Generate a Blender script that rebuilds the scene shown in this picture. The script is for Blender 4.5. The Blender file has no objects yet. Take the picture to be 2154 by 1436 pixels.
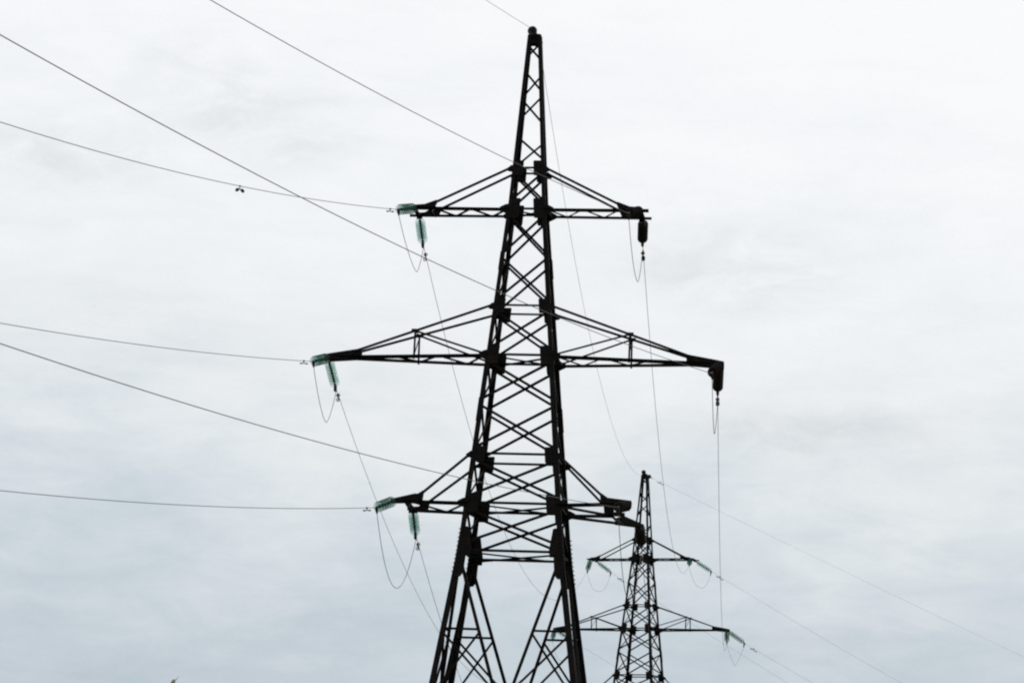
import bpy, bmesh, math, random
from mathutils import Vector, Matrix, noise
random.seed(7)
S = bpy.context.scene
COL = S.collection

# ------------------------------------------------------------------ camera
cam_d = bpy.data.cameras.new('camera')
cam = bpy.data.objects.new('camera', cam_d)
COL.objects.link(cam)
R_ = Vector((0.9992466, -0.0068722, 0.0381957)); U_ = Vector((-0.0388090, -0.1769433, 0.9834556)); F_ = Vector((0.0, 0.9841971, 0.1770767))
M_ = Matrix((R_, U_, -F_)).transposed().to_4x4()
M_.translation = Vector((0, 0, 1.6))
cam.matrix_world = M_
cam_d.sensor_width = 36.0
cam_d.lens = 5967.37 / 2154 * 36.0
cam_d.clip_start = 0.1
cam_d.clip_end = 6000
S.camera = cam

# ------------------------------------------------------------------ view, sky, sun
S.view_settings.view_transform = 'Standard'
S.view_settings.look = 'None'
S.view_settings.exposure = 0.0
S.view_settings.gamma = 1.0
S.view_settings.use_curve_mapping = False
try:
    S.cycles.filter_width = 2.2
    S.cycles.transparent_max_bounces = 48
except Exception:
    pass
SUN_EL, SUN_AZ = 48.0, 25.0          # behind the pylons, a little to the right

world = bpy.data.worlds.new('World')
S.world = world
world.use_nodes = True
wt = world.node_tree
wt.nodes.clear()


def wn(t, **kw):
    n = wt.nodes.new(t)
    for k, v in kw.items():
        setattr(n, k, v)
    return n


def wl(a, b):
    wt.links.new(a, b)


def wmath(op, a, b=None, c=None):
    n = wn('ShaderNodeMath', operation=op)
    for i, v in enumerate((a, b, c)):
        if v is None:
            continue
        if isinstance(v, (int, float)):
            n.inputs[i].default_value = v
        else:
            wl(v, n.inputs[i])
    return n.outputs[0]


sky = wn('ShaderNodeTexSky', sky_type='NISHITA')
sky.sun_disc = False
sky.sun_elevation = math.radians(SUN_EL)
sky.sun_rotation = math.radians(SUN_AZ)
sky.air_density = 1.5
sky.dust_density = 3.0
bg_sky = wn('ShaderNodeBackground')
bg_sky.inputs['Strength'].default_value = 0.1
wl(sky.outputs[0], bg_sky.inputs['Color'])
tc = wn('ShaderNodeTexCoord')
sep = wn('ShaderNodeSeparateXYZ')
wl(tc.outputs['Generated'], sep.inputs[0])


def wnoise(sc, scale, detail, rough, off=(0, 0, 0), rot=0.0, dist=0.0):
    mp = wn('ShaderNodeMapping')
    mp.inputs['Scale'].default_value = sc
    mp.inputs['Location'].default_value = off
    mp.inputs['Rotation'].default_value = (0, rot, 0)
    wl(tc.outputs['Generated'], mp.inputs['Vector'])
    n = wn('ShaderNodeTexNoise')
    n.inputs['Scale'].default_value = scale
    n.inputs['Detail'].default_value = detail
    n.inputs['Roughness'].default_value = rough
    n.inputs['Distortion'].default_value = dist
    wl(mp.outputs[0], n.inputs['Vector'])
    return n.outputs['Fac']


n_big = wnoise((1.0, 1.0, 2.6), 7.0, 4.0, 0.55, (3.1, 0.4, 1.7), 0.25, 0.3)
n_mid = wnoise((1.0, 1.0, 3.4), 22.0, 12.0, 0.64, (0.7, 2.2, 5.1), 0.2, 0.5)
n_fine = wnoise((1.0, 1.0, 1.6), 90.0, 3.0, 0.6, (5.0, 1.0, 0.3), 0.1)
# layered overcast: brighter towards the zenith (density of the cloud deck), streaky
hz = wmath('ADD', sep.outputs['Z'], wmath('MULTIPLY', wmath('SUBTRACT', n_big, 0.5), 0.16))
hz = wmath('ADD', hz, wmath('MULTIPLY', wmath('SUBTRACT', n_mid, 0.5), 0.11))
hz = wmath('ADD', hz, wmath('MULTIPLY', wmath('SUBTRACT', n_fine, 0.5), 0.022))
ramp = wn('ShaderNodeValToRGB')
cr = ramp.color_ramp
cr.interpolation = 'B_SPLINE'
stops = [(0.0, (0.455, 0.54, 0.62)), (0.06, (0.55, 0.63, 0.705)), (0.11, (0.69, 0.75, 0.80)), (0.16, (0.82, 0.85, 0.88)),
         (0.22, (0.895, 0.918, 0.94)), (0.285, (0.95, 0.962, 0.975)), (0.6, (0.975, 0.98, 0.985))]
cr.elements[0].position, cr.elements[0].color = stops[0][0], stops[0][1] + (1,)
cr.elements[1].position, cr.elements[1].color = stops[-1][0], stops[-1][1] + (1,)
for p_, c_ in stops[1:-1]:
    e = cr.elements.new(p_)
    e.color = c_ + (1,)
# thinner cloud to the right, heavier to the left
hz = wmath('ADD', hz, wmath('MULTIPLY', sep.outputs['X'], 0.045))
wl(hz, ramp.inputs[0])


def smudge(az, el, wa, we):
    # a patch of darker cloud around a compass bearing and a height
    cx, cz = math.sin(az) * math.cos(el), math.sin(el)
    dx = wmath('DIVIDE', wmath('SUBTRACT', sep.outputs['X'], cx), wa)
    dz = wmath('DIVIDE', wmath('SUBTRACT', sep.outputs['Z'], cz), we)
    q = wmath('ADD', wmath('MULTIPLY', dx, dx), wmath('MULTIPLY', dz, dz))
    return wmath('MAXIMUM', wmath('SUBTRACT', 1.0, q), 0.0)


n_wisp = wnoise((1.0, 1.0, 2.4), 40.0, 9.0, 0.62, (8.3, 1.9, 4.4), 0.3, 0.8)
n_streak = wnoise((1.0, 1.0, 5.0), 16.0, 8.0, 0.6, (2.6, 6.1, 0.9), 0.22, 0.4)
wisp = wmath('MAXIMUM', wmath('SUBTRACT', n_wisp, 0.30), 0.0)
dark = smudge(0.080, 0.206, 0.050, 0.020)
for a_ in ((-0.118, 0.260, 0.030, 0.022), (-0.086, 0.250, 0.035, 0.020), (-0.165, 0.235, 0.045, 0.016), (0.105, 0.150, 0.06, 0.012)):
    dark = wmath('ADD', dark, smudge(*a_))
dark = wmath('MULTIPLY', wmath('MULTIPLY', dark, wisp), 0.62)
dark = wmath('ADD', dark, wmath('MULTIPLY', wmath('MAXIMUM', wmath('SUBTRACT', n_streak, 0.5), 0.0), 0.27))
n_grit = wnoise((1.0, 1.0, 1.0), 1300.0, 2.0, 0.7)
dark = wmath('ADD', dark, wmath('MULTIPLY', wmath('SUBTRACT', n_grit, 0.5), 0.13))
veil = wn('ShaderNodeMix', data_type='RGBA')
veil.blend_type = 'MULTIPLY'
wl(dark, veil.inputs['Factor'])
wl(ramp.outputs[0], veil.inputs['A'])
veil.inputs['B'].default_value = (0.38, 0.43, 0.49, 1)
veil.clamp_factor = False
bg_cloud = wn('ShaderNodeBackground')
wl(veil.outputs['Result'], bg_cloud.inputs['Color'])
bg_cloud.inputs['Strength'].default_value = 1.0
mixw = wn('ShaderNodeMixShader')
mixw.inputs[0].default_value = 0.94
wl(bg_sky.outputs[0], mixw.inputs[1])
wl(bg_cloud.outputs[0], mixw.inputs[2])
wo = wn('ShaderNodeOutputWorld')
wl(mixw.outputs[0], wo.inputs['Surface'])

sd = bpy.data.lights.new('sun', 'SUN')
sd.energy = 0.6
sd.angle = math.radians(14)
sd.color = (1.0, 0.96, 0.9)
sun = bpy.data.objects.new('sun', sd)
COL.objects.link(sun)
az, el = math.radians(SUN_AZ), math.radians(SUN_EL)
sdir = Vector((math.sin(az) * math.cos(el), math.cos(az) * math.cos(el), math.sin(el)))
sun.rotation_euler = (-sdir).to_track_quat('-Z', 'Y').to_euler()
sun.location = sdir * 200

# ------------------------------------------------------------------ materials


def mat(name, base, rough=0.6, metal=0.0, second=None, scale=6.0, lo=0.4, hi=0.65, bump=0.0, spec=0.5):
    m = bpy.data.materials.new(name)
    m.use_nodes = True
    nt = m.node_tree
    b = nt.nodes['Principled BSDF']
    b.inputs['Roughness'].default_value = rough
    b.inputs['Metallic'].default_value = metal
    b.inputs['Specular IOR Level'].default_value = spec
    b.inputs['Base Color'].default_value = base + (1,)
    t = nt.nodes.new('ShaderNodeTexCoord')
    n = nt.nodes.new('ShaderNodeTexNoise')
    n.inputs['Scale'].default_value = scale
    n.inputs['Detail'].default_value = 6
    n.inputs['Roughness'].default_value = 0.65
    nt.links.new(t.outputs['Object'], n.inputs['Vector'])
    if second:
        r = nt.nodes.new('ShaderNodeValToRGB')
        r.color_ramp.elements[0].position = lo
        r.color_ramp.elements[0].color = base + (1,)
        r.color_ramp.elements[1].position = hi
        r.color_ramp.elements[1].color = second + (1,)
        nt.links.new(n.outputs['Fac'], r.inputs[0])
        nt.links.new(r.outputs[0], b.inputs['Base Color'])
    if bump:
        bp = nt.nodes.new('ShaderNodeBump')
        bp.inputs['Strength'].default_value = bump
        bp.inputs['Distance'].default_value = 0.01
        nt.links.new(n.outputs['Fac'], bp.inputs['Height'])
        nt.links.new(bp.outputs[0], b.inputs['Normal'])
    return m


STEEL = mat('painted_steel', (0.0045, 0.0041, 0.0042), 0.75, 0.0, (0.014, 0.0092, 0.007), 2.3, 0.45, 0.75, 0.2, 0.10)
PLATE = mat('rusty_plate', (0.0045, 0.0040, 0.004), 0.75, 0.0, (0.013, 0.0082, 0.0062), 3.1, 0.42, 0.72, 0.2, 0.10)
FITTING = mat('galvanised_fitting', (0.018, 0.020, 0.022), 0.6, 0.2, (0.010, 0.010, 0.010), 20, spec=0.2)
WIRE = mat('weathered_aluminium', (0.125, 0.113, 0.113), 0.65, 0.2, (0.09, 0.083, 0.083), 9, spec=0.3)
PORCELAIN = mat('brown_porcelain', (0.013, 0.007, 0.007), 0.35, 0.0, (0.007, 0.005, 0.005), 12, spec=0.25)
CONCRETE = mat('footing_concrete', (0.30, 0.29, 0.27), 0.9, 0.0, (0.22, 0.21, 0.20), 5, bump=0.4)
LEAF = mat('reed_leaf', (0.16, 0.16, 0.075), 0.7, 0.0, (0.30, 0.27, 0.17), 14)
TIP = mat('withered_leaf', (0.30, 0.28, 0.22), 0.8, 0.0, (0.16, 0.16, 0.15), 30)


def glass_mat():
    m = bpy.data.materials.new('toughened_glass')
    m.use_nodes = True
    nt = m.node_tree
    nt.nodes.clear()
    o = nt.nodes.new('ShaderNodeOutputMaterial')
    tr = nt.nodes.new('ShaderNodeBsdfTransparent')
    tr.inputs[0].default_value = (0.905, 0.963, 0.946, 1)
    tl = nt.nodes.new('ShaderNodeBsdfTranslucent')
    tl.inputs[0].default_value = (0.12, 0.26, 0.21, 1)
    gl = nt.nodes.new('ShaderNodeBsdfGlossy')
    gl.inputs['Roughness'].default_value = 0.08
    n = nt.nodes.new('ShaderNodeTexNoise')
    n.inputs['Scale'].default_value = 25
    t = nt.nodes.new('ShaderNodeTexCoord')
    nt.links.new(t.outputs['Object'], n.inputs['Vector'])
    mr = nt.nodes.new('ShaderNodeMapRange')
    mr.inputs['To Min'].default_value = 0.07
    mr.inputs['To Max'].default_value = 0.16
    nt.links.new(n.outputs['Fac'], mr.inputs['Value'])
    m1 = nt.nodes.new('ShaderNodeMixShader')
    nt.links.new(mr.outputs[0], m1.inputs[0])
    nt.links.new(tr.outputs[0], m1.inputs[1])
    nt.links.new(tl.outputs[0], m1.inputs[2])
    fr = nt.nodes.new('ShaderNodeFresnel')
    fr.inputs['IOR'].default_value = 1.3
    m2 = nt.nodes.new('ShaderNodeMixShader')
    nt.links.new(fr.outputs[0], m2.inputs[0])
    nt.links.new(m1.outputs[0], m2.inputs[1])
    nt.links.new(gl.outputs[0], m2.inputs[2])
    nt.links.new(m2.outputs[0], o.inputs['Surface'])
    return m


GLASS = glass_mat()

# ------------------------------------------------------------------ helpers


def new_mesh(name, verts, faces, m, smooth=False):
    me = bpy.data.meshes.new(name)
    me.from_pydata([tuple(v) for v in verts], [], faces)
    me.update()
    bm = bmesh.new()
    bm.from_mesh(me)
    bmesh.ops.recalc_face_normals(bm, faces=bm.faces)
    bm.to_mesh(me)
    bm.free()
    if smooth:
        for p in me.polygons:
            p.use_smooth = True
    me.materials.append(m)
    return me


class MB:
    def __init__(s):
        s.v, s.f = [], []

    def add(s, verts, faces):
        k = len(s.v)
        s.v += [Vector(v) for v in verts]
        s.f += [tuple(i + k for i in f) for f in faces]

    def loft(s, rings, cap=True):
        n = len(rings[0])
        vs = [v for r in rings for v in r]
        fs = []
        for i in range(len(rings) - 1):
            for j in range(n):
                a, b = i * n + j, i * n + (j + 1) % n
                fs.append((a, b, b + n, a + n))
        if cap:
            fs.append(tuple(range(n)))
            fs.append(tuple(range((len(rings) - 1) * n, len(rings) * n)))
        s.add(vs, fs)

    def lbar(s, p0, p1, n, b=0.065, t=0.008, off=0.0, flip=1):
        """steel angle from p0 to p1: one flange in the plane with normal n, the other turned inwards"""
        p0, p1, n = Vector(p0), Vector(p1), Vector(n)
        u = (p1 - p0).normalized()
        n = (n - u * n.dot(u)).normalized()
        v = n.cross(u) * flip
        prof = [(-b / 2, 0), (b / 2, 0), (b / 2, -t), (-b / 2 + t, -t), (-b / 2 + t, -b * 0.8), (-b / 2, -b * 0.8)]
        s.loft([[p + v * x + n * (y + off) for x, y in prof] for p in (p0, p1)])

    def box(s, c, ax, ay, az):
        c, ax, ay, az = map(Vector, (c, ax, ay, az))
        vs = [c + ax * i + ay * j + az * k for i in (-.5, .5) for j in (-.5, .5) for k in (-.5, .5)]
        s.add(vs, [(0, 1, 3, 2), (4, 6, 7, 5), (0, 4, 5, 1), (2, 3, 7, 6), (0, 2, 6, 4), (1, 5, 7, 3)])

    def prism(s, pts, n, t):
        """flat plate: polygon pts (3-D, coplanar) given thickness t along n, centred"""
        n = Vector(n).normalized() * t / 2
        s.loft([[Vector(p) - n for p in pts], [Vector(p) + n for p in pts]])

    def tube(s, pts, r, k=6, cap=True):
        pts = [Vector(p) for p in pts]
        rings = []
        for i, p in enumerate(pts):
            d = (pts[min(i + 1, len(pts) - 1)] - pts[max(i - 1, 0)]).normalized()
            a = d.cross(Vector((0, 0, 1)))
            if a.length < 1e-3:
                a = d.cross(Vector((1, 0, 0)))
            a.normalize()
            b = d.cross(a)
            rr = r[i] if isinstance(r, (list, tuple)) else r
            rings.append([p + (a * math.cos(2 * math.pi * j / k) + b * math.sin(2 * math.pi * j / k)) * rr for j in range(k)])
        s.loft(rings, cap)

    def lathe_x(s, prof, k=20):
        """closed profile (x, r) spun about the local X axis"""
        rings = [[Vector((x, r * math.cos(2 * math.pi * j / k), r * math.sin(2 * math.pi * j / k))) for j in range(k)] for x, r in prof]
        s.loft(rings, True)

    def mesh(s, name, m, smooth=False):
        return new_mesh(name, s.v, s.f, m, smooth)


def link(name, data, parent=None):
    o = bpy.data.objects.new(name, data)
    COL.objects.link(o)
    if parent:
        o.parent = parent
    return o


def tag(o, label, cat, group=None):
    o['label'] = label
    o['category'] = cat
    if group:
        o['group'] = group
    return o


def part(name, mb, m, parent, smooth=False):
    return link(name, mb.mesh(name, m, smooth), parent)


def copy_tree(o, parent=None):
    c = o.copy()
    COL.objects.link(c)
    if parent:
        c.parent = parent
    for ch in list(o.children):
        copy_tree(ch, c)
    return c


# ------------------------------------------------------------------ ground
gm = bpy.data.materials.new('meadow')
gm.use_nodes = True
gnt = gm.node_tree
gb = gnt.nodes['Principled BSDF']
gb.inputs['Roughness'].default_value = 0.95
gt = gnt.nodes.new('ShaderNodeTexCoord')
gn = gnt.nodes.new('ShaderNodeTexNoise')
gn.inputs['Scale'].default_value = 0.35
gn.inputs['Detail'].default_value = 12
gnt.links.new(gt.outputs['Object'], gn.inputs['Vector'])
gr = gnt.nodes.new('ShaderNodeValToRGB')
gr.color_ramp.elements[0].position = 0.35
gr.color_ramp.elements[0].color = (0.035, 0.045, 0.016, 1)
gr.color_ramp.elements[1].position = 0.7
gr.color_ramp.elements[1].color = (0.085, 0.085, 0.035, 1)
gnt.links.new(gn.outputs['Fac'], gr.inputs[0])
gnt.links.new(gr.outputs[0], gb.inputs['Base Color'])
gv, gf = [], []
rad = [0, 15, 40, 80, 130, 200, 320, 520, 900, 1600, 3000]
NS = 48
for i, r in enumerate(rad):
    for j in range(NS):
        a = 2 * math.pi * j / NS
        x, y = r * math.cos(a), r * math.sin(a) + 60
        hgt = noise.noise(Vector((x / 60, y / 60, 0))) * 0.12 + (0 if r < 200 else noise.noise(Vector((x / 400, y / 400, 3))) * 2.0)
        gv.append((x, y, hgt - 0.03 if r else -0.03))
for i in range(len(rad) - 1):
    for j in range(NS):
        a, b = i * NS + j, i * NS + (j + 1) % NS
        gf.append((a, b, b + NS, a + NS))
ground = link('ground', new_mesh('ground', gv, gf, gm, True))
ground['kind'] = 'structure'
ground['label'] = 'dull green meadow under the power line'

# ------------------------------------------------------------------ lattice pylon
ZP, T1, A1, T2, A2, T3, A3, B4, K5, K6 = 23.42, 19.64, 18.5, 15.83, 14.485, 11.82, 10.515, 9.258, 7.2, 5.2
RAT = 0.945


def wid(z):
    if z >= A1:
        return 0.92 + (0.27 - 0.92) * (z - A1) / (ZP - A1)
    if z >= B4:
        return 0.92 + (2.62 - 0.92) * (A1 - z) / (A1 - B4)
    return 2.62 + (5.34 - 2.62) * (B4 - z) / B4


def node(sx, sy, z, inset=0.0):
    h = wid(z) / 2 - inset
    return Vector((sx * h, sy * (wid(z) / 2 * RAT - inset), z))


X, Y, Z = Vector((1, 0, 0)), Vector((0, 1, 0)), Vector((0, 0, 1))


def face_nodes(face, z):
    """left / right node of a face seen from outside, and the outward normal"""
    if face in ('n', 'f'):
        s = -1 if face == 'n' else 1
        return node(-1, s, z), node(1, s, z), Y * s
    s = -1 if face == 'l' else 1
    return node(s, -1, z), node(s, 1, z), X * s


def in_face(face, z, q):
    a, b, n = face_nodes(face, z)
    return a.lerp(b, q)


def build_pylon():
    root = link('lattice_tower', None)
    # legs
    for sx in (-1, 1):
        for sy in (-1, 1):
            mb = MB()
            for z0, z1, b, t in ((0.15, B4, 0.155, 0.016), (B4, A2, 0.135, 0.014), (A2, A1, 0.115, 0.012), (A1, ZP - 0.03, 0.098, 0.01)):
                rings = []
                for z in (z0, z1):
                    c = node(sx, sy, z) + Vector((sx * b * 0.47, sy * 0.016, 0))
                    ix, iy = -sx * X, -sy * Y
                    rings.append([c, c + ix * b, c + ix * b + iy * t, c + ix * t + iy * t, c + ix * t + iy * b, c + iy * b])
                mb.loft(rings)
            leg = part('leg', mb, STEEL, root)
            # lap joints of the leg angles, standing a little proud
            for zc, ln, b in ((17.05, 0.5, 0.13), (13.0, 0.62, 0.15), (9.25, 1.25, 0.19)):
                sp = MB()
                rings = []
                for z in (zc - ln / 2, zc + ln / 2):
                    c = node(sx, sy, z) + Vector((sx * (b * (0.42 if zc > 10 else 0.24) + 0.014), sy * 0.03, 0))
                    ix, iy, t = -sx * X, -sy * Y, 0.011
                    rings.append([c, c + ix * b, c + ix * b + iy * t, c + ix * t + iy * t, c + ix * t + iy * b, c + iy * b])
                sp.loft(rings)
                if zc < 10:
                    for q in range(11):
                        z = zc - ln / 2 + 0.06 + q * (ln - 0.12) / 10
                        c = node(sx, sy, z) + Vector((sx * 0.058, sy * 0.014 - sy * 0.06, 0))
                        sp.tube([c, c + X * sx * 0.05], 0.013, 6)
                        c = node(sx, sy, z + 0.03) + Vector((sx * 0.014 - sx * 0.04, sy * 0.03, 0))
                        sp.tube([c, c + Y * sy * 0.045], 0.013, 6)
                part('splice_plate', sp, PLATE, leg)
            ft = MB()
            c = node(sx, sy, 0)
            rr = [[c + Vector((i * h, j * h, zz)) for i, j in ((-1, -1), (1, -1), (1, 1), (-1, 1))] for h, zz in ((0.5, -0.4), (0.45, 0.05), (0.32, 0.22))]
            ft.loft(rr)
            part('footing', ft, CONCRETE, root)
    # X panels of the body
    panels = [(19.52, 18.72, 0.06, 0.0), (18.33, 17.27, 0.062, 0), (17.12, 15.98, 0.062, 0), (15.68, 14.66, 0.062, 0), (14.30, 13.29, 0.068, 0),
              (13.10, 11.98, 0.068, 0), (11.66, 10.68, 0.068, 0), (10.36, 9.42, 0.068, 0)]
    for zt, zb, b, _ in panels:
        for face in 'nflr':
            a0, b0, n = face_nodes(face, zt)
            a1, b1, _n = face_nodes(face, zb)
            for p, q, off, fl in ((a0, b1, 0.0, 1), (b0, a1, -0.025, -1)):
                mb = MB()
                mb.lbar(p, q, n, b, 0.007, off, fl)
                part('diagonal_brace', mb, STEEL, root)
            # bolted packing plate at the crossing
            c = (a0 + b1) * 0.5 * 0.5 + (b0 + a1) * 0.25
    # zigzag of the peak
    zz = [(23.12, 22.74, 'b'), (22.34, 21.80, 'a'), (21.60, 20.98, 'b'), (20.49, 19.88, 'a')]
    for face in 'nflr':
        for zt, zb, way in zz:
            w = way if face in 'nl' else ('a' if way == 'b' else 'b')
            a0, b0, n = face_nodes(face, zt)
            a1, b1, _n = face_nodes(face, zb)
            p, q = (a0, b1) if w == 'a' else (b0, a1)
            mb = MB()
            mb.lbar(p, q, n, 0.057, 0.006, 0.0)
            part('peak_brace', mb, STEEL, root)
    # horizontals
    for z, b in ((T1, 0.05), (A1, 0.055), (T2, 0.05), (A2, 0.06), (T3, 0.06), (A3, 0.065), (B4, 0.065), (K6, 0.07)):
        for face in 'nflr':
            a0, b0, n = face_nodes(face, z)
            mb = MB()
            mb.lbar(a0, b0, n, b, 0.007, -0.012)
            part('horizontal_strut', mb, STEEL, root)
    # plan bracing inside the body
    for z in (A1, A2, A3, B4):
        for k, (p, q) in enumerate(((node(-1, -1, z), node(1, 1, z)), (node(1, -1, z), node(-1, 1, z)))):
            mb = MB()
            mb.lbar(p, q, Z, 0.055, 0.007, -0.02 - 0.03 * k)
            part('plan_brace', mb, STEEL, root)
    # gusset plates on the near and far faces
    for z, gw, gu, gd in ((T1, 0.25, 0.19, 0.23), (A1, 0.275, 0.28, 0.27), (T2, 0.26, 0.18, 0.22), (A2, 0.285, 0.24, 0.26),
                          (T3, 0.29, 0.19, 0.24), (A3, 0.315, 0.24, 0.26), (B4, 0.29, 0.60, 0.15)):
        for sx in (-1, 1):
            for sy in (-1, 1):
                c = node(sx, sy, z) + Y * sy * 0.026
                sl = (wid(z - 0.5) - wid(z + 0.5)) / 2
                ty = sl * RAT

                def P(dx, dz):
                    return c + Vector((-sx * dx - sx * dz * sl, -sy * dz * ty, dz))
                mb = MB()
                if z == B4:
                    poly = [P(-0.01, -1.0), P(0.20, -1.0), P(0.30, -gd), P(0.36, 0.0), P(0.2, gu), P(-0.01, gu)]
                    poly = [P(-0.01, -gd), P(gw, -gd), P(gw + 0.01, 0.02), P(0.15, gu), P(-0.01, gu)]
                else:
                    poly = [P(-0.01, -gd), P(gw - 0.015, -gd), P(gw, -gd * 0.85), P(gw, gu * 0.85), P(gw - 0.02, gu), P(-0.01, gu)]
                mb.prism(poly, Y, 0.012)
                # bolt heads
                for dx in (0.08, gw - 0.09):
                    for dz in (-gd * 0.5, gu * 0.1, gu * 0.45):
                        p = P(dx, dz)
                        mb.tube([p + Y * sy * 0.004, p + Y * sy * 0.022], 0.016, 6)
                part('gusset_plate', mb, PLATE, root)
    # the spread base: V bracing down to the middle of the belt, with short redundant bars
    for face in 'nflr':
        a, b, n = face_nodes(face, B4 - 0.1)
        mid = in_face(face, K6, 0.5)
        for s in (0, 1):
            top = a if s == 0 else b
            lowp = in_face(face, K6, 0.5 + (-0.02 if s == 0 else 0.02))
            mb = MB()
            mb.lbar(top, lowp, n, 0.085 if face in 'nf' else 0.11, 0.009, 0.0, 1 if s else -1)
            part('base_brace', mb, STEEL, root)

            def vx(z):
                return top.lerp(lowp, (top.z - z) / (top.z - lowp.z))

            def lx(z):
                return in_face(face, z, float(s))
            mb = MB()
            mb.lbar(lx(K5), vx(K5), n, 0.06, 0.007, -0.014)
            part('base_strut', mb, STEEL, root)
            for p, q, off in ((lx(K5 - 0.1), vx(5.62), -0.014), (vx(K5 - 0.08), lx(5.4), -0.04)):
                mb = MB()
                mb.lbar(p, q, n, 0.06, 0.007, off)
                part('redundant_brace', mb, STEEL, root)
            # gusset carrying the V brace under the belt
            c = (a if s == 0 else b) + n * 0.034
            i = ((b - a) if s == 0 else (a - b)).normalized()
            dn = (lx(8.0) - lx(B4)).normalized()
            mb = MB()
            mb.prism([c - i * 0.02 + dn * 0.0, c + i * 0.19, c + i * 0.22 + dn * 0.5, c + i * 0.16 + dn * 0.62, c - i * 0.01 + dn * 0.64], n, 0.012)
            part('base_gusset', mb, PLATE, root)
            # lowest panel, below the belt
            mb = MB()
            mb.lbar(lx(0.5), in_face(face, K6, 0.5), n, 0.07, 0.008, -0.03)
            part('base_brace', mb, STEEL, root)
    # peak cap with the earth-wire bracket
    mb = MB()
    mb.prism([(-.15, -.14, ZP - 0.02), (.15, -.14, ZP - 0.02), (.15, .14, ZP - 0.02), (-.15, .14, ZP - 0.02)], Z, 0.02)
    for sy in (-1, 1):
        mb.prism([(-.15, sy * .135, ZP - .28), (.15, sy * .135, ZP - .28), (.13, sy * .135, ZP - .012), (-.13, sy * .135, ZP - .012)], Y, 0.012)
    mb.box((0, 0, ZP + 0.02), X * 0.1, Y * 0.34, Z * 0.06)
    part('peak_cap', mb, PLATE, root)

    # ---- cross-arms
    def arm(sx, z, zt, roots_n, roots_f, tip_n, tip_f, top_n, top_f, chord_b, tie_b, nplan, over_n=0.0, over_f=0.0):
        """roots/tips are (x, y) of the near and far bottom chord; top_n/top_f (x fraction) where the ties land"""
        pn = [Vector((sx * roots_n[0], roots_n[1], z)), Vector((sx * tip_n[0], tip_n[1], z))]
        pf = [Vector((sx * roots_f[0], roots_f[1], z)), Vector((sx * tip_f[0], tip_f[1], z))]
        mb = MB()
        mb.lbar(pn[0], pn[1], Z, chord_b, 0.009, 0.0, -1 * sx)
        mb.lbar(pf[0], pf[1], Z, chord_b, 0.009, 0.0, 1 * sx)
        mb.lbar(pn[0].lerp(pn[1], 0.04), pf[0].lerp(pf[1], 0.04), Z, 0.06, 0.008, -0.013)
        mb.lbar(pn[0].lerp(pn[1], 0.93), pf[0].lerp(pf[1], 0.93), Z, 0.06, 0.008, -0.013)
        a = part('cross_arm', mb, STEEL, root)
        ends = []
        for pp, sy, fr in ((pn, -1, top_n), (pf, 1, top_f)):
            t0 = node(sx, sy, zt) + X * sx * 0.06 + Y * sy * 0.02
            t1 = pp[0].lerp(pp[1], fr) + Z * 0.02
            mb = MB()
            mb.lbar(t0, t1, Y * sy, tie_b, 0.006, 0.0, sx)
            part('tie_bar', mb, STEEL, a)
            ends.append((t0, t1))
            # landing plate where the tie meets the chord
            mb = MB()
            d = (pp[1] - pp[0]).normalized()
            e = (t0 - t1).normalized()
            mb.prism([t1 - d * 0.22 - Z * 0.06, t1 + d * 0.34 - Z * 0.06, t1 + d * 0.34 + Z * 0.035, t1 + d * 0.05 + Z * 0.06, t1 + e * 0.30 + Z * 0.05, t1 + e * 0.34 - Z * 0.02 - d * 0.0],
                     Y, 0.012)
            part('landing_plate', mb, PLATE, a)
            # fan plate at the leg for the tie, and below for the chord
            mb = MB()
            c = t0 + Y * sy * 0.012
            mb.prism([c - X * sx * 0.1 + Z * 0.06, c + X * sx * 0.02 + Z * 0.05, c + X * sx * 0.15 - Z * 0.05, c + X * sx * 0.10 - Z * 0.12, c - X * sx * 0.1 - Z * 0.16], Y, 0.012)
            part('tie_plate', mb, PLATE, a)
            mb = MB()
            c = pp[0] + Y * sy * 0.012 + X * sx * 0.04
            mb.prism([c - X * sx * 0.08 + Z * 0.14, c + X * sx * 0.10 + Z * 0.10, c + X * sx * 0.24 + Z * 0.03, c + X * sx * 0.24 - Z * 0.07,
                      c + X * sx * 0.10 - Z * 0.14, c - X * sx * 0.05 - Z * 0.21], Y, 0.012)
            part('root_plate', mb, PLATE, a)
        # plan lattice between the bottom chords
        k = nplan
        fr = [0.03 + (0.9 - 0.03) * i / max(k, 1) for i in range(k + 1)]
        for i in range(k):
            p = (pn if i % 2 == 0 else pf)
            q = (pf if i % 2 == 0 else pn)
            p0, q0 = p[0].lerp(p[1], fr[i]), q[0].lerp(q[1], fr[i + 1])
            if (p0 - q0).length < 0.3:
                continue
            mb = MB()
            mb.lbar(p0, q0, Z, 0.05, 0.006, -0.014)
            part('arm_brace', mb, STEEL, a)
        return a, pn, pf, ends

    # upper arms: parallel chords
    for sx in (-1, 1):
        a, pn, pf, ends = arm(sx, A1, T1, (0.44, -0.44), (0.44, 0.44), (3.26, -0.48), (3.28, 0.48), 0.80, 0.80, 0.095, 0.06, 5)
        mb = MB()
        for xx in (2.62, 3.02):
            mb.lbar((sx * xx, -0.48, A1), (sx * xx, 0.48, A1), Z, 0.09, 0.008, -0.013)
        part('end_bar', mb, STEEL, a)
        for sy in (-1, 1):
            mb = MB()
            mb.box((sx * 3.02, sy * 0.49, A1 - 0.05), X * 0.16, Y * 0.012, Z * 0.14)
            part('hanger_plate', mb, PLATE, a)
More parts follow.
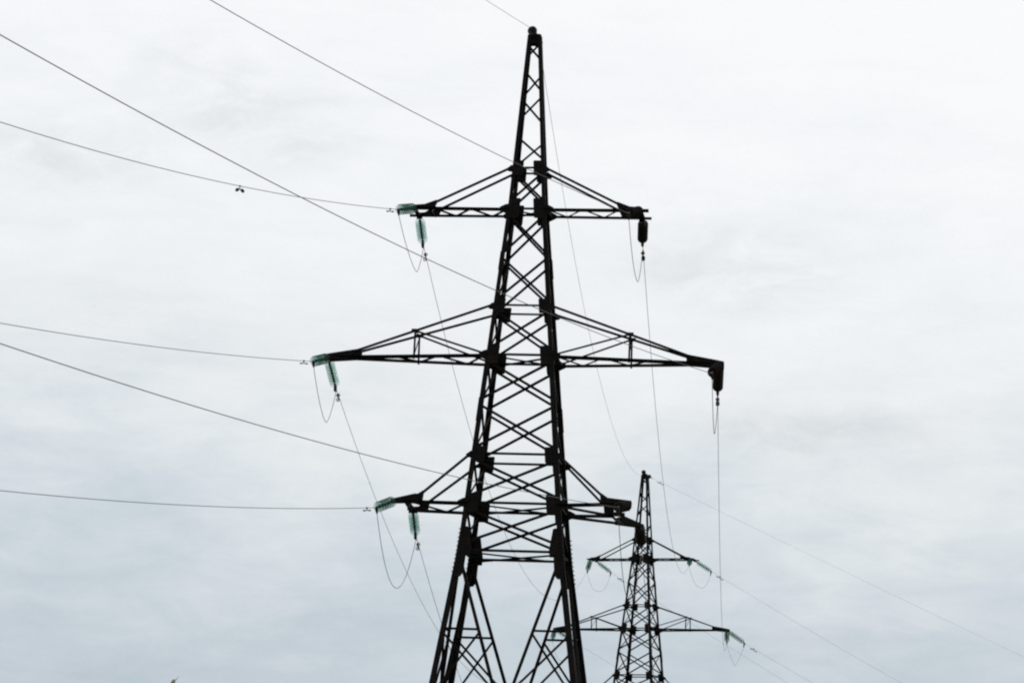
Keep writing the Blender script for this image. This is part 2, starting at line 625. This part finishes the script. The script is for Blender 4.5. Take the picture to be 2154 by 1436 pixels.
    # middle arms: chords run together at the tip, posts and struts between chord and tie
    for sx in (-1, 1):
        a, pn, pf, ends = arm(sx, A2, T2, (0.80, -0.78), (0.80, 0.78), (5.12, -0.07), (5.12, 0.07), 0.93, 0.93, 0.105, 0.06, 6)
        for pp, (t0, t1), sy in ((pn, ends[0], -1), (pf, ends[1], 1)):
            base = pp[0].lerp(pp[1], (2.86 - 0.80) / (5.12 - 0.80))
            f = (2.86 - abs(t0.x)) / (abs(t1.x) - abs(t0.x))
            top = t0.lerp(t1, f)
            mb = MB()
            mb.lbar(base, top, Y * sy, 0.05, 0.006, 0.0)
            mb.box(top + Y * sy * 0.008, X * 0.2, Y * 0.008, Z * 0.1)
            mb.box(base - Z * 0.05, X * 0.05, Y * 0.03, Z * 0.12)
            part('arm_post', mb, STEEL, a)
            mb = MB()
            mb.lbar(top, pp[0] + X * sx * 0.14 + Z * 0.02, Y * sy, 0.05, 0.006, -0.012)
            part('arm_strut', mb, STEEL, a)
            if sy == -1:
                tn, bn = top, base
            else:
                mb = MB()
                mb.lbar(bn, top, X * sx, 0.035, 0.005, 0.0)
                part('arm_brace', mb, STEEL, a)
                mb = MB()
                mb.lbar(tn, top, Z, 0.04, 0.005, 0.0)
                part('arm_brace', mb, STEEL, a)
        mb = MB()
        for y in (-0.10, 0.10):
            mb.prism([(sx * 4.35, y * 1.4, A2 - 0.07), (sx * 5.34, y, A2 - 0.15), (sx * 5.34, y, A2 + 0.03), (sx * 5.15, y, A2 + 0.07), (sx * 4.35, y * 1.4, A2 + 0.20)], Y, 0.014)
        mb.box((sx * 5.25, 0, A2 - 0.06), X * 0.14, Y * 0.19, Z * 0.14)
        part('tip_plate', mb, PLATE, a)
    # lower left arm
    a, pn, pf, ends = arm(-1, A3, T3, (1.15, -1.15), (1.15, 1.12), (2.85, -1.25), (2.95, 0.72), 0.83, 0.86, 0.11, 0.065, 2)
    mb = MB()
    mb.prism([(-2.45, -1.27, A3 - .08), (-3.2, -1.14, A3 - .10), (-3.2, -1.14, A3 + 0.03), (-2.55, -1.27, A3 + 0.17), (-2.45, -1.27, A3 + 0.17)], Y, 0.014)
    mb.lbar((-2.78, -1.2, A3), (-2.92, 0.72, A3), Z, 0.14, 0.012, -0.02)
    part('tip_plate', mb, PLATE, a)
    mb = MB()
    mb.box((-2.87, 0.68, A3 - 0.05), X * 0.22, Y * 0.16, Z * 0.12)
    part('hanger_plate', mb, PLATE, a)
    # lower right arm: the near chord, and a far outrigger that carries the string clear of the tower
    a, pn, pf, ends = arm(1, A3, T3, (1.15, -1.15), (1.15, 1.12), (2.70, -1.72), (2.48, 0.95), 0.90, 0.97, 0.11, 0.065, 0)
    mb = MB()
    mb.lbar((1.2, -1.0, A3), (2.4, 0.75, A3), Z, 0.09, 0.008, -0.014)
    part('arm_brace', mb, STEEL, a)
    mb = MB()
    mb.lbar((1.2, 1.1, A3 - 0.02), (2.55, 2.33, A3 - 0.02), Z, 0.10, 0.009, -0.013)
    part('outrigger', mb, STEEL, a)
    mb = MB()
    mb.prism([(2.5, -1.68, A3 - .14), (3.1, -1.80, A3 - .22), (3.16, -1.80, A3 - 0.03), (3.14, -1.80, A3 + 0.05), (2.5, -1.68, A3 + 0.13)], Y, 0.016)
    mb.lbar((2.62, -1.7, A3), (2.42, 0.95, A3), Z, 0.14, 0.012, -0.02)
    part('tip_plate', mb, PLATE, a)
    mb = MB()
    mb.prism([(2.42, 2.22, A3 - .12), (3.05, 2.74, A3 - .13), (3.16, 2.86, A3 - 0.02), (2.62, 2.4, A3 + 0.16), (2.42, 2.22, A3 + 0.06)], Vector((1.2, -1.35, 0)), 0.03)
    part('hanger_plate', mb, PLATE, a)
    mb = MB()
    mb.lbar((2.44, 0.9, A3 - 0.03), (2.58, 2.36, A3 - 0.03), Z, 0.10, 0.010, -0.02)
    part('outrigger', mb, STEEL, a)
    return root


YAW1, YAW2 = -0.11907, -0.395
pylon = build_pylon()
pylon.location = (0.305, 74.262, 0)
pylon.rotation_euler = (0, 0, YAW1)
tag(pylon, 'tall near lattice pylon, dark against the sky, three tiers of cross-arms', 'pylon', 'pylons of the power line')
pylon2 = copy_tree(pylon)
pylon2.location = (7.993, 162.855, -0.009)
pylon2.rotation_euler = (0, 0, YAW2)
tag(pylon2, 'smaller distant lattice pylon standing behind the near one to its right', 'pylon', 'pylons of the power line')

# ------------------------------------------------------------------ insulator strings


def glass_disc(k=1.0):
    mb = MB()
    mb.lathe_x([(x, r * k) for x, r in [(0.045, 0.045), (0.06, 0.075), (0.075, 0.112), (0.098, 0.137), (0.112, 0.140), (0.116, 0.134), (0.102, 0.105), (0.112, 0.085), (0.095, 0.07),
                (0.105, 0.055), (0.09, 0.03)]], 40)
    return mb


def cap_mesh():
    mb = MB()
    mb.lathe_x([(-0.012, 0.014), (-0.01, 0.026), (0.0, 0.036), (0.05, 0.04), (0.062, 0.032), (0.064, 0.014), (0.15, 0.012)], 12)
    return mb


CAP_ME = cap_mesh().mesh('cap', FITTING, True)
DISC_G = glass_disc().mesh('glass_disc', GLASS, True)
DISC_P = glass_disc(1.02).mesh('porcelain_disc', PORCELAIN, True)


def shackle_me():
    mb = MB()
    mb.tube([(-0.02, 0, 0), (0.16, 0, 0)], 0.016, 8)
    mb.box((0.01, 0, 0), X * 0.09, Y * 0.07, Z * 0.03)
    mb.box((0.10, 0, 0), X * 0.09, Y * 0.03, Z * 0.06)
    return mb.mesh('shackle', FITTING)


def clamp_me():
    mb = MB()
    mb.tube([(1.33, 0, 0), (1.40, 0, 0)], 0.02, 8)
    mb.tube([(1.38, 0, 0.0), (1.46, 0, 0.0), (1.58, 0, 0.005)], [0.035, 0.04, 0.016], 8)
    return mb.mesh('tension_clamp', FITTING)


SHACKLE_ME, CLAMP_ME = shackle_me(), clamp_me()
NDISC, PITCH = 8, 0.146


def make_string(kind):
    root = link('insulator_string', None)
    link('shackle', SHACKLE_ME, root)
    for i in range(NDISC):
        d = link('glass_disc' if kind == 'glass' else 'porcelain_disc', DISC_G if kind == 'glass' else DISC_P, root)
        d.location = (0.17 + i * PITCH, 0, 0)
        link('cap', CAP_ME, d)
    link('tension_clamp', CLAMP_ME, root)
    return root


PROTO = {}


def frame_x(d):
    d = Vector(d).normalized()
    y = Z.cross(d).normalized()
    z = d.cross(y)
    return Matrix((d, y, z)).transposed().to_4x4()


def place_string(A, E, kind, label, drop):
    A, E = Vector(A), Vector(E)
    if kind not in PROTO:
        o = PROTO[kind] = make_string(kind)
    else:
        o = copy_tree(PROTO[kind])
    m = frame_x(E - A)
    m.translation = A
    o.matrix_world = m
    # the jumper lug under the clamp points down in the world
    lug = MB()
    inv = m.inverted()
    p0, p1 = inv @ E, inv @ (E + Vector(drop))
    lug.tube([p0, p0.lerp(p1, 0.55), p1], [0.045, 0.036, 0.015], 8)
    part('jumper_lug', lug, FITTING, o)
    tag(o, label, 'insulator', 'insulator strings')
    return o


NEAR_SPAN = {
  'UL': ([-2.733, 74.122, 18.45], [-3.115, 72.72, 18.077], -0.19483, 0.002554),
  'MR': ([5.512, 73.589, 14.42], [5.183, 72.2, 13.958], -0.08585, 0.001242),
  'UR': ([3.274, 73.403, 18.45], [2.898, 72.007, 18.052], -0.10040, 0.001223),
  'ML': ([-4.914, 74.836, 14.42], [-5.191, 73.404, 14.069], -0.15253, 0.001703),
  'LR': ([3.13, 72.107, 10.44], [2.816, 70.68, 10.2], -0.08188, 0.001187),
  'LL': ([-2.904, 73.538, 10.5], [-3.296, 72.136, 10.137], -0.13865, 0.001586),
  'GW': ([0.293, 74.163, 23.42], [0.145, 73.561, 23.417], -0.08105, 0.001600),
}
NEAR_AZ = -2.792290111685838
MID_SPAN = {
  'UL': ([-2.634, 75.117, 18.42], [-2.563, 76.569, 18.049], [4.823, 162.265, 17.663], [5.031, 163.548, 18.411], 4.940),
  'MR': ([5.474, 73.694, 14.42], [5.565, 75.11, 14.02], [12.696, 159.495, 13.689], [12.773, 160.808, 14.411], 2.800),
  'UR': ([3.393, 74.396, 18.42], [3.461, 75.875, 18.178], [10.49, 159.778, 18.016], [10.615, 161.22, 18.411], 3.500),
  'ML': ([-4.902, 74.935, 14.42], [-4.762, 76.338, 13.909], [2.991, 163.483, 13.789], [3.128, 164.829, 14.411], 5.060),
  'LR': ([3.642, 76.481, 10.45], [3.778, 77.941, 10.134], [10.209, 159.228, 9.819], [10.346, 160.574, 10.441], 3.500),
  'LL': ([-2.468, 75.248, 10.45], [-2.414, 76.679, 10.003], [4.74, 161.833, 9.819], [4.877, 163.179, 10.441], 5.380),
  'GW': ([0.329, 74.461, 23.4], [0.45, 74.95, 23.30], [7.819, 162.44, 23.291], [7.916, 162.67, 23.391], 3.020),
}
FAR_SPAN = {
  'UL': ([5.416, 164.471, 18.411], [6.3, 165.585, 17.933], -0.30080, 0.000500),
  'MR': ([12.811, 160.9, 14.411], [13.88, 161.771, 13.82], -0.26918, 0.000432),
  'UR': ([11.0, 162.143, 18.411], [11.986, 163.187, 17.977], -0.26713, 0.000685),
  'ML': ([3.166, 164.921, 14.411], [4.145, 165.931, 13.91], -0.30080, 0.000500),
  'GW': ([8.07, 163.04, 23.391], [8.40, 163.42, 23.291], -0.17968, 0.000125),
}
FAR_AZ = 0.7254642574887158
POS = {'UL': 'upper left', 'UR': 'upper right', 'ML': 'middle left', 'MR': 'middle right', 'LL': 'lower left', 'LR': 'lower right'}
DOWN = (0.02, 0.03, -0.16)
for k, pos in POS.items():
    A, E = NEAR_SPAN[k][:2]
    kind = 'glass' if k[1] == 'L' else 'porcelain'
    col = 'pale green glass' if kind == 'glass' else 'dark brown'
    place_string(A, E, kind, f'{col} insulator string on near pylon\'s {pos} arm, pulled towards the viewer', DOWN)
    A, E = MID_SPAN[k][:2]
    place_string(A, E, kind, f'{col} insulator string on near pylon\'s {pos} arm, seen hanging below it', DOWN)
for k in ('UL', 'UR', 'ML', 'MR'):
    G, B = MID_SPAN[k][2:4]
    place_string(B, G, 'glass', f'small foreshortened glass insulator string on distant pylon\'s {POS[k]} arm, hanging towards the viewer', (0, 0, -0.16))
    A, H = FAR_SPAN[k][:2]
    place_string(A, H, 'glass', f'slanting green insulator string on distant pylon\'s {POS[k]} arm, running away rightwards', (-0.05, -0.05, -0.26))

# ------------------------------------------------------------------ wires


def wire(name, pts, r, label, cat, group):
    mb = MB()
    mb.tube(pts, r, 6)
    o = link(name, mb.mesh(name, WIRE, True))
    tag(o, label, cat, group)
    return o


def para(E, azm, s, c, ts):
    h = Vector((math.sin(azm), math.cos(azm), 0))
    return [Vector(E) + h * t + Z * (s * t + c * t * t) for t in ts]


ts = [0.4 * i for i in range(10)] + [4 + 1.25 * i for i in range(64)]
for k, pos in POS.items():
    A, E, s, c = NEAR_SPAN[k]
    wire('conductor_wire', para(E, NEAR_AZ, s, c, ts), 0.0084, f'grey conductor from near pylon\'s {pos} insulator, running to the left edge overhead', 'power line', 'conductors')
A, E, s, c = NEAR_SPAN['GW']
wire('ground_wire', para(E, NEAR_AZ, s, c, ts), 0.0055, 'thin earth wire from near pylon\'s peak up to the top edge', 'earth wire', 'earth wires')


def sagged(F, G, sag, n=70):
    F, G = Vector(F), Vector(G)
    return [F.lerp(G, i / n) - Z * (4 * sag * (i / n) * (1 - i / n)) for i in range(n + 1)]


for k, pos in POS.items():
    A, F, G, B, sag = MID_SPAN[k]
    wire('conductor_wire', sagged(F, G, sag), 0.0070, f'grey conductor sagging from near pylon\'s {pos} arm to the distant pylon', 'power line', 'conductors')
A, F, G, B, sag = MID_SPAN['GW']
wire('ground_wire', sagged(F, G, sag), 0.0055, 'thin earth wire sagging from near pylon\'s peak to distant pylon\'s peak', 'earth wire', 'earth wires')
for k in ('UL', 'UR', 'ML', 'MR', 'GW'):
    A, H, s, c = FAR_SPAN[k]
    tt = [0.3 * i for i in range(8)] + [2.4 + 1.0 * i for i in range(34 if k != 'GW' else 90)]
    pts = para(H, FAR_AZ, s, c, tt)
    if k == 'GW':
        wire('ground_wire', pts, 0.0042, 'faint earth wire slanting down rightwards from distant pylon\'s peak', 'earth wire', 'earth wires')
    else:
        wire('conductor_wire', pts, 0.0048, f'faint conductor slanting down rightwards beyond distant pylon\'s {POS[k]} arm', 'power line', 'conductors')


def loop(E, F, low, power=2.0, t0=0.5, n=44):
    """slack loop from E to F; low is the drop below the middle of the chord"""
    E, F = Vector(E), Vector(F)
    pts = []
    for i in range(n + 1):
        t = i / n
        u = (t - t0) / (t0 if t < t0 else 1 - t0)
        w = 1 - abs(u) ** power
        pts.append(E.lerp(F, t) - Z * (low * w))
    return pts


JUMP1 = {'UL': (0.86, 1.6, 0.76), 'UR': (1.18, 1.9, 0.68), 'ML': (1.06, 1.6, 0.62), 'MR': (1.2, 1.7, 0.55), 'LL': (1.58, 2.0, 0.52), 'LR': (1.8, 2.2, 0.5)}
for k, (low, pw, t0) in JUMP1.items():
    E = Vector(NEAR_SPAN[k][1]) + Vector(DOWN)
    F = Vector(MID_SPAN[k][1]) + Vector(DOWN)
    wire('jumper_wire', loop(E, F, low, pw, t0), 0.0082, f'slack jumper loop hanging under near pylon\'s {POS[k]} arm', 'jumper', 'jumper loops')
JUMP2 = {'UL': (0.95, 2.6), 'UR': (0.92, 2.4), 'ML': (1.0, 2.2), 'MR': (1.1, 1.3)}
for k, (low, pw) in JUMP2.items():
    E = Vector(MID_SPAN[k][2]) + Vector((0, 0, -0.16))
    F = Vector(FAR_SPAN[k][1]) + Vector((-0.05, -0.05, -0.26))
    wire('jumper_wire', loop(E, F, low, pw), 0.0072, f'small jumper loop under distant pylon\'s {POS[k]} arm', 'jumper', 'jumper loops')

# ------------------------------------------------------------------ vibration dampers


def make_damper(style):
    """slim: straight bar under the clamp; ring: two open rings; lobed: two drooping bobs"""
    root = link('vibration_damper', None)
    hang = {'slim': 0.075, 'ring': 0.07, 'lobed': 0.11}[style]
    mb = MB()
    mb.box((0, 0, 0.0), X * 0.05, Y * 0.036, Z * 0.05)
    mb.box((0, 0, -hang / 2), X * 0.026, Y * 0.02, Z * hang)
    part('clamp', mb, FITTING, root)
    mb = MB()
    mb.tube([(-0.2, 0, -hang - 0.005), (0, 0, -hang), (0.2, 0, -hang - 0.005)], 0.010, 6)
    part('messenger_cable', mb, FITTING, root)
    for s in (-1, 1):
        mb = MB()
        if style == 'slim':
            mb.lathe_x([(s * 0.10, 0.012), (s * 0.11, 0.019), (s * 0.20, 0.022), (s * 0.265, 0.022), (s * 0.27, 0.008)], 12)
            at = (0, 0, -hang - 0.003)
        elif style == 'ring':
            R0, r0, vs, fs = 0.045, 0.011, [], []
            for a in range(18):
                for b in range(6):
                    ca, cb = 2 * math.pi * a / 18, 2 * math.pi * b / 6
                    vs.append((s * 0.16 + r0 * math.sin(cb), s * 0.024 + (R0 + r0 * math.cos(cb)) * math.cos(ca), (R0 + r0 * math.cos(cb)) * math.sin(ca)))
                    fs.append((a * 6 + b, a * 6 + (b + 1) % 6, (a + 1) % 18 * 6 + (b + 1) % 6, (a + 1) % 18 * 6 + b))
            mb.add(vs, fs)
            mb.tube([(s * 0.16, s * 0.024, -0.05), (s * 0.16, s * 0.024, 0.05)], 0.008, 6)
            at = (0, 0, -hang - 0.01)
        else:
            mb.tube([(s * 0.10, 0, 0.004), (s * 0.14, 0, 0.0), (s * 0.20, 0, -0.02), (s * 0.25, 0, -0.045), (s * 0.27, 0, -0.06)], [0.025, 0.050, 0.056, 0.048, 0.02], 10)
            at = (0, 0, -hang - 0.004)
        w_ = part('weight', mb, FITTING, root, True)
        w_.location = at
    return root


DAMP = {}


def damper_at(p, d, label, scale=1.0, style='slim'):
    if style not in DAMP:
        o = DAMP[style] = make_damper(style)
    else:
        o = copy_tree(DAMP[style])
    m = frame_x(d)
    m.translation = p
    o.matrix_world = m @ Matrix.Scale(scale, 4)
    tag(o, label, 'damper', 'vibration dampers')
    return o


def on_near(k, t):
    A, E, s, c = NEAR_SPAN[k]
    a, b = para(E, NEAR_AZ, s, c, [t, t + 0.1])
    return a, b - a


def on_far(k, t):
    A, E, s, c = FAR_SPAN[k]
    a, b = para(E, FAR_AZ, s, c, [t, t + 0.1])
    return a, b - a


def on_mid(k, dist):
    A, F, G, B, sag = MID_SPAN[k]
    F, G = Vector(F), Vector(G)
    t = dist / (G - F).length
    f = lambda t: F.lerp(G, t) - Z * (4 * sag * t * (1 - t))
    return f(t), f(t + 0.002) - f(t)


for k, t in (('UL', 0.56), ('ML', 0.60), ('LL', 0.63)):
    damper_at(*on_near(k, t), f'small damper on the viewer-side wire beside near pylon\'s {POS[k]} insulator', 0.85)
damper_at(*on_near('UL', 9.6), 'two-lobed damper hanging alone midway along the upper left wire', 0.72, 'lobed')
for k, t in (('UL', 0.75), ('ML', 0.60), ('LL', 0.75), ('UR', 0.75), ('MR', 0.65)):
    damper_at(*on_mid(k, t), f'small damper seen end-on just below near pylon\'s {POS[k]} hanging insulator', 1.0, 'ring' if k[1] == 'L' else 'lobed')
for k, t in (('UL', 0.95), ('UR', 0.85), ('MR', 0.90)):
    damper_at(*on_far(k, t), f'tiny damper on the wire beyond distant pylon\'s {POS[k]} insulator', 1.15)
damper_at(*on_far('GW', 0.85), 'tiny damper on the earth wire beside distant pylon\'s peak', 1.0)

# ------------------------------------------------------------------ earth-wire insulators


def make_cap_insulator():
    root = link('disc_insulator', None)
    mb = MB()
    mb.lathe_x([(0.20, 0.045), (0.22, 0.085), (0.25, 0.118), (0.28, 0.130), (0.30, 0.130), (0.305, 0.12), (0.29, 0.08), (0.27, 0.03)], 24)
    part('porcelain_disc', mb, PORCELAIN, root, True)
    mb = MB()
    mb.lathe_x([(0.13, 0.014), (0.135, 0.035), (0.15, 0.05), (0.22, 0.055), (0.225, 0.02)], 12)
    mb.tube([(-0.05, 0, 0), (0.14, 0, 0)], 0.018, 8)
    mb.box((0.06, 0, 0), X * 0.09, Y * 0.05, Z * 0.05)
    part('cap', mb, FITTING, root)
    mb = MB()
    mb.tube([(0.27, 0, 0), (0.42, 0, 0)], 0.02, 8)
    mb.tube([(0.40, 0, 0), (0.48, 0, 0), (0.62, 0, 0)], [0.03, 0.03, 0.012], 8)
    part('tension_clamp', mb, FITTING, root)
    return root


CI = make_cap_insulator()
n_ci = [0]


def place_ci(A, E, label):
    o = CI if n_ci[0] == 0 else copy_tree(CI)
    n_ci[0] += 1
    m = frame_x(Vector(E) - Vector(A))
    m.translation = Vector(A)
    o.matrix_world = m
    tag(o, label, 'insulator', 'earth-wire insulators')


place_ci(NEAR_SPAN['GW'][0], NEAR_SPAN['GW'][1], 'round dark disc insulator crowning near pylon\'s peak, facing the viewer')
place_ci((0.329, 74.461, 23.38), MID_SPAN['GW'][1], 'dark disc insulator behind near pylon\'s peak, on its right')
place_ci((7.916, 162.67, 23.44), (7.85, 162.10, 23.49), 'small round disc insulator on top of distant pylon\'s peak')
place_ci((8.07, 163.04, 23.391), FAR_SPAN['GW'][1], 'small disc insulator sticking out right of distant pylon\'s peak')

# ------------------------------------------------------------------ reed whose tip pokes into the frame
reed = link('reed', None)
reed.location = (-1.60, 14.0, 0.0)
mb = MB()
mb.tube([(0, 0, 0), (0.01, 0, 0.8), (-0.01, 0.0, 1.6), (0, 0, 2.28)], [0.006, 0.0055, 0.0045, 0.003], 8)
part('stem', mb, LEAF, reed, True)


def blade(p, d, length, width, droop, m, name='leaf'):
    mb = MB()
    d = Vector(d).normalized()
    side = d.cross(Z).normalized()
    up = side.cross(d)
    rings = []
    for i in range(9):
        t = i / 8
        c = Vector(p) + d * (length * t) - Z * (droop * t * t)
        w = width * (0.35 + 1.3 * t * (1 - t) * 2) * (1 - t ** 3) * 0.6 + 0.0006
        k = 0.0012
        rings.append([c - side * w / 2 + up * w * 0.2, c - Z * k, c + side * w / 2 + up * w * 0.2, c + Z * k])
    mb.loft(rings)
    part(name, mb, m, reed, True)


for zz, a in ((0.6, 0.4), (0.9, 2.6), (1.2, 4.4), (1.5, 1.2), (1.78, 3.5), (2.02, 5.3)):
    blade((0, 0, zz), (math.cos(a), math.sin(a), 1.1), 0.42, 0.022, 0.2, LEAF)
mb = MB()
mb.tube([(0, 0, 2.24), (0, 0, 2.27), (0.001, 0, 2.31), (0.002, 0, 2.345), (0.006, 0, 2.366), (0.010, 0, 2.374)], [0.003, 0.008, 0.013, 0.014, 0.009, 0.002], 10)
part('seed_head', mb, LEAF, reed, True)
blade((0.004, 0, 2.352), (0.55, 0.05, 0.8), 0.048, 0.020, 0.002, TIP, 'bud_leaf')
tag(reed, 'olive reed tip with a withered leaf poking up at the bottom left edge', 'plant')
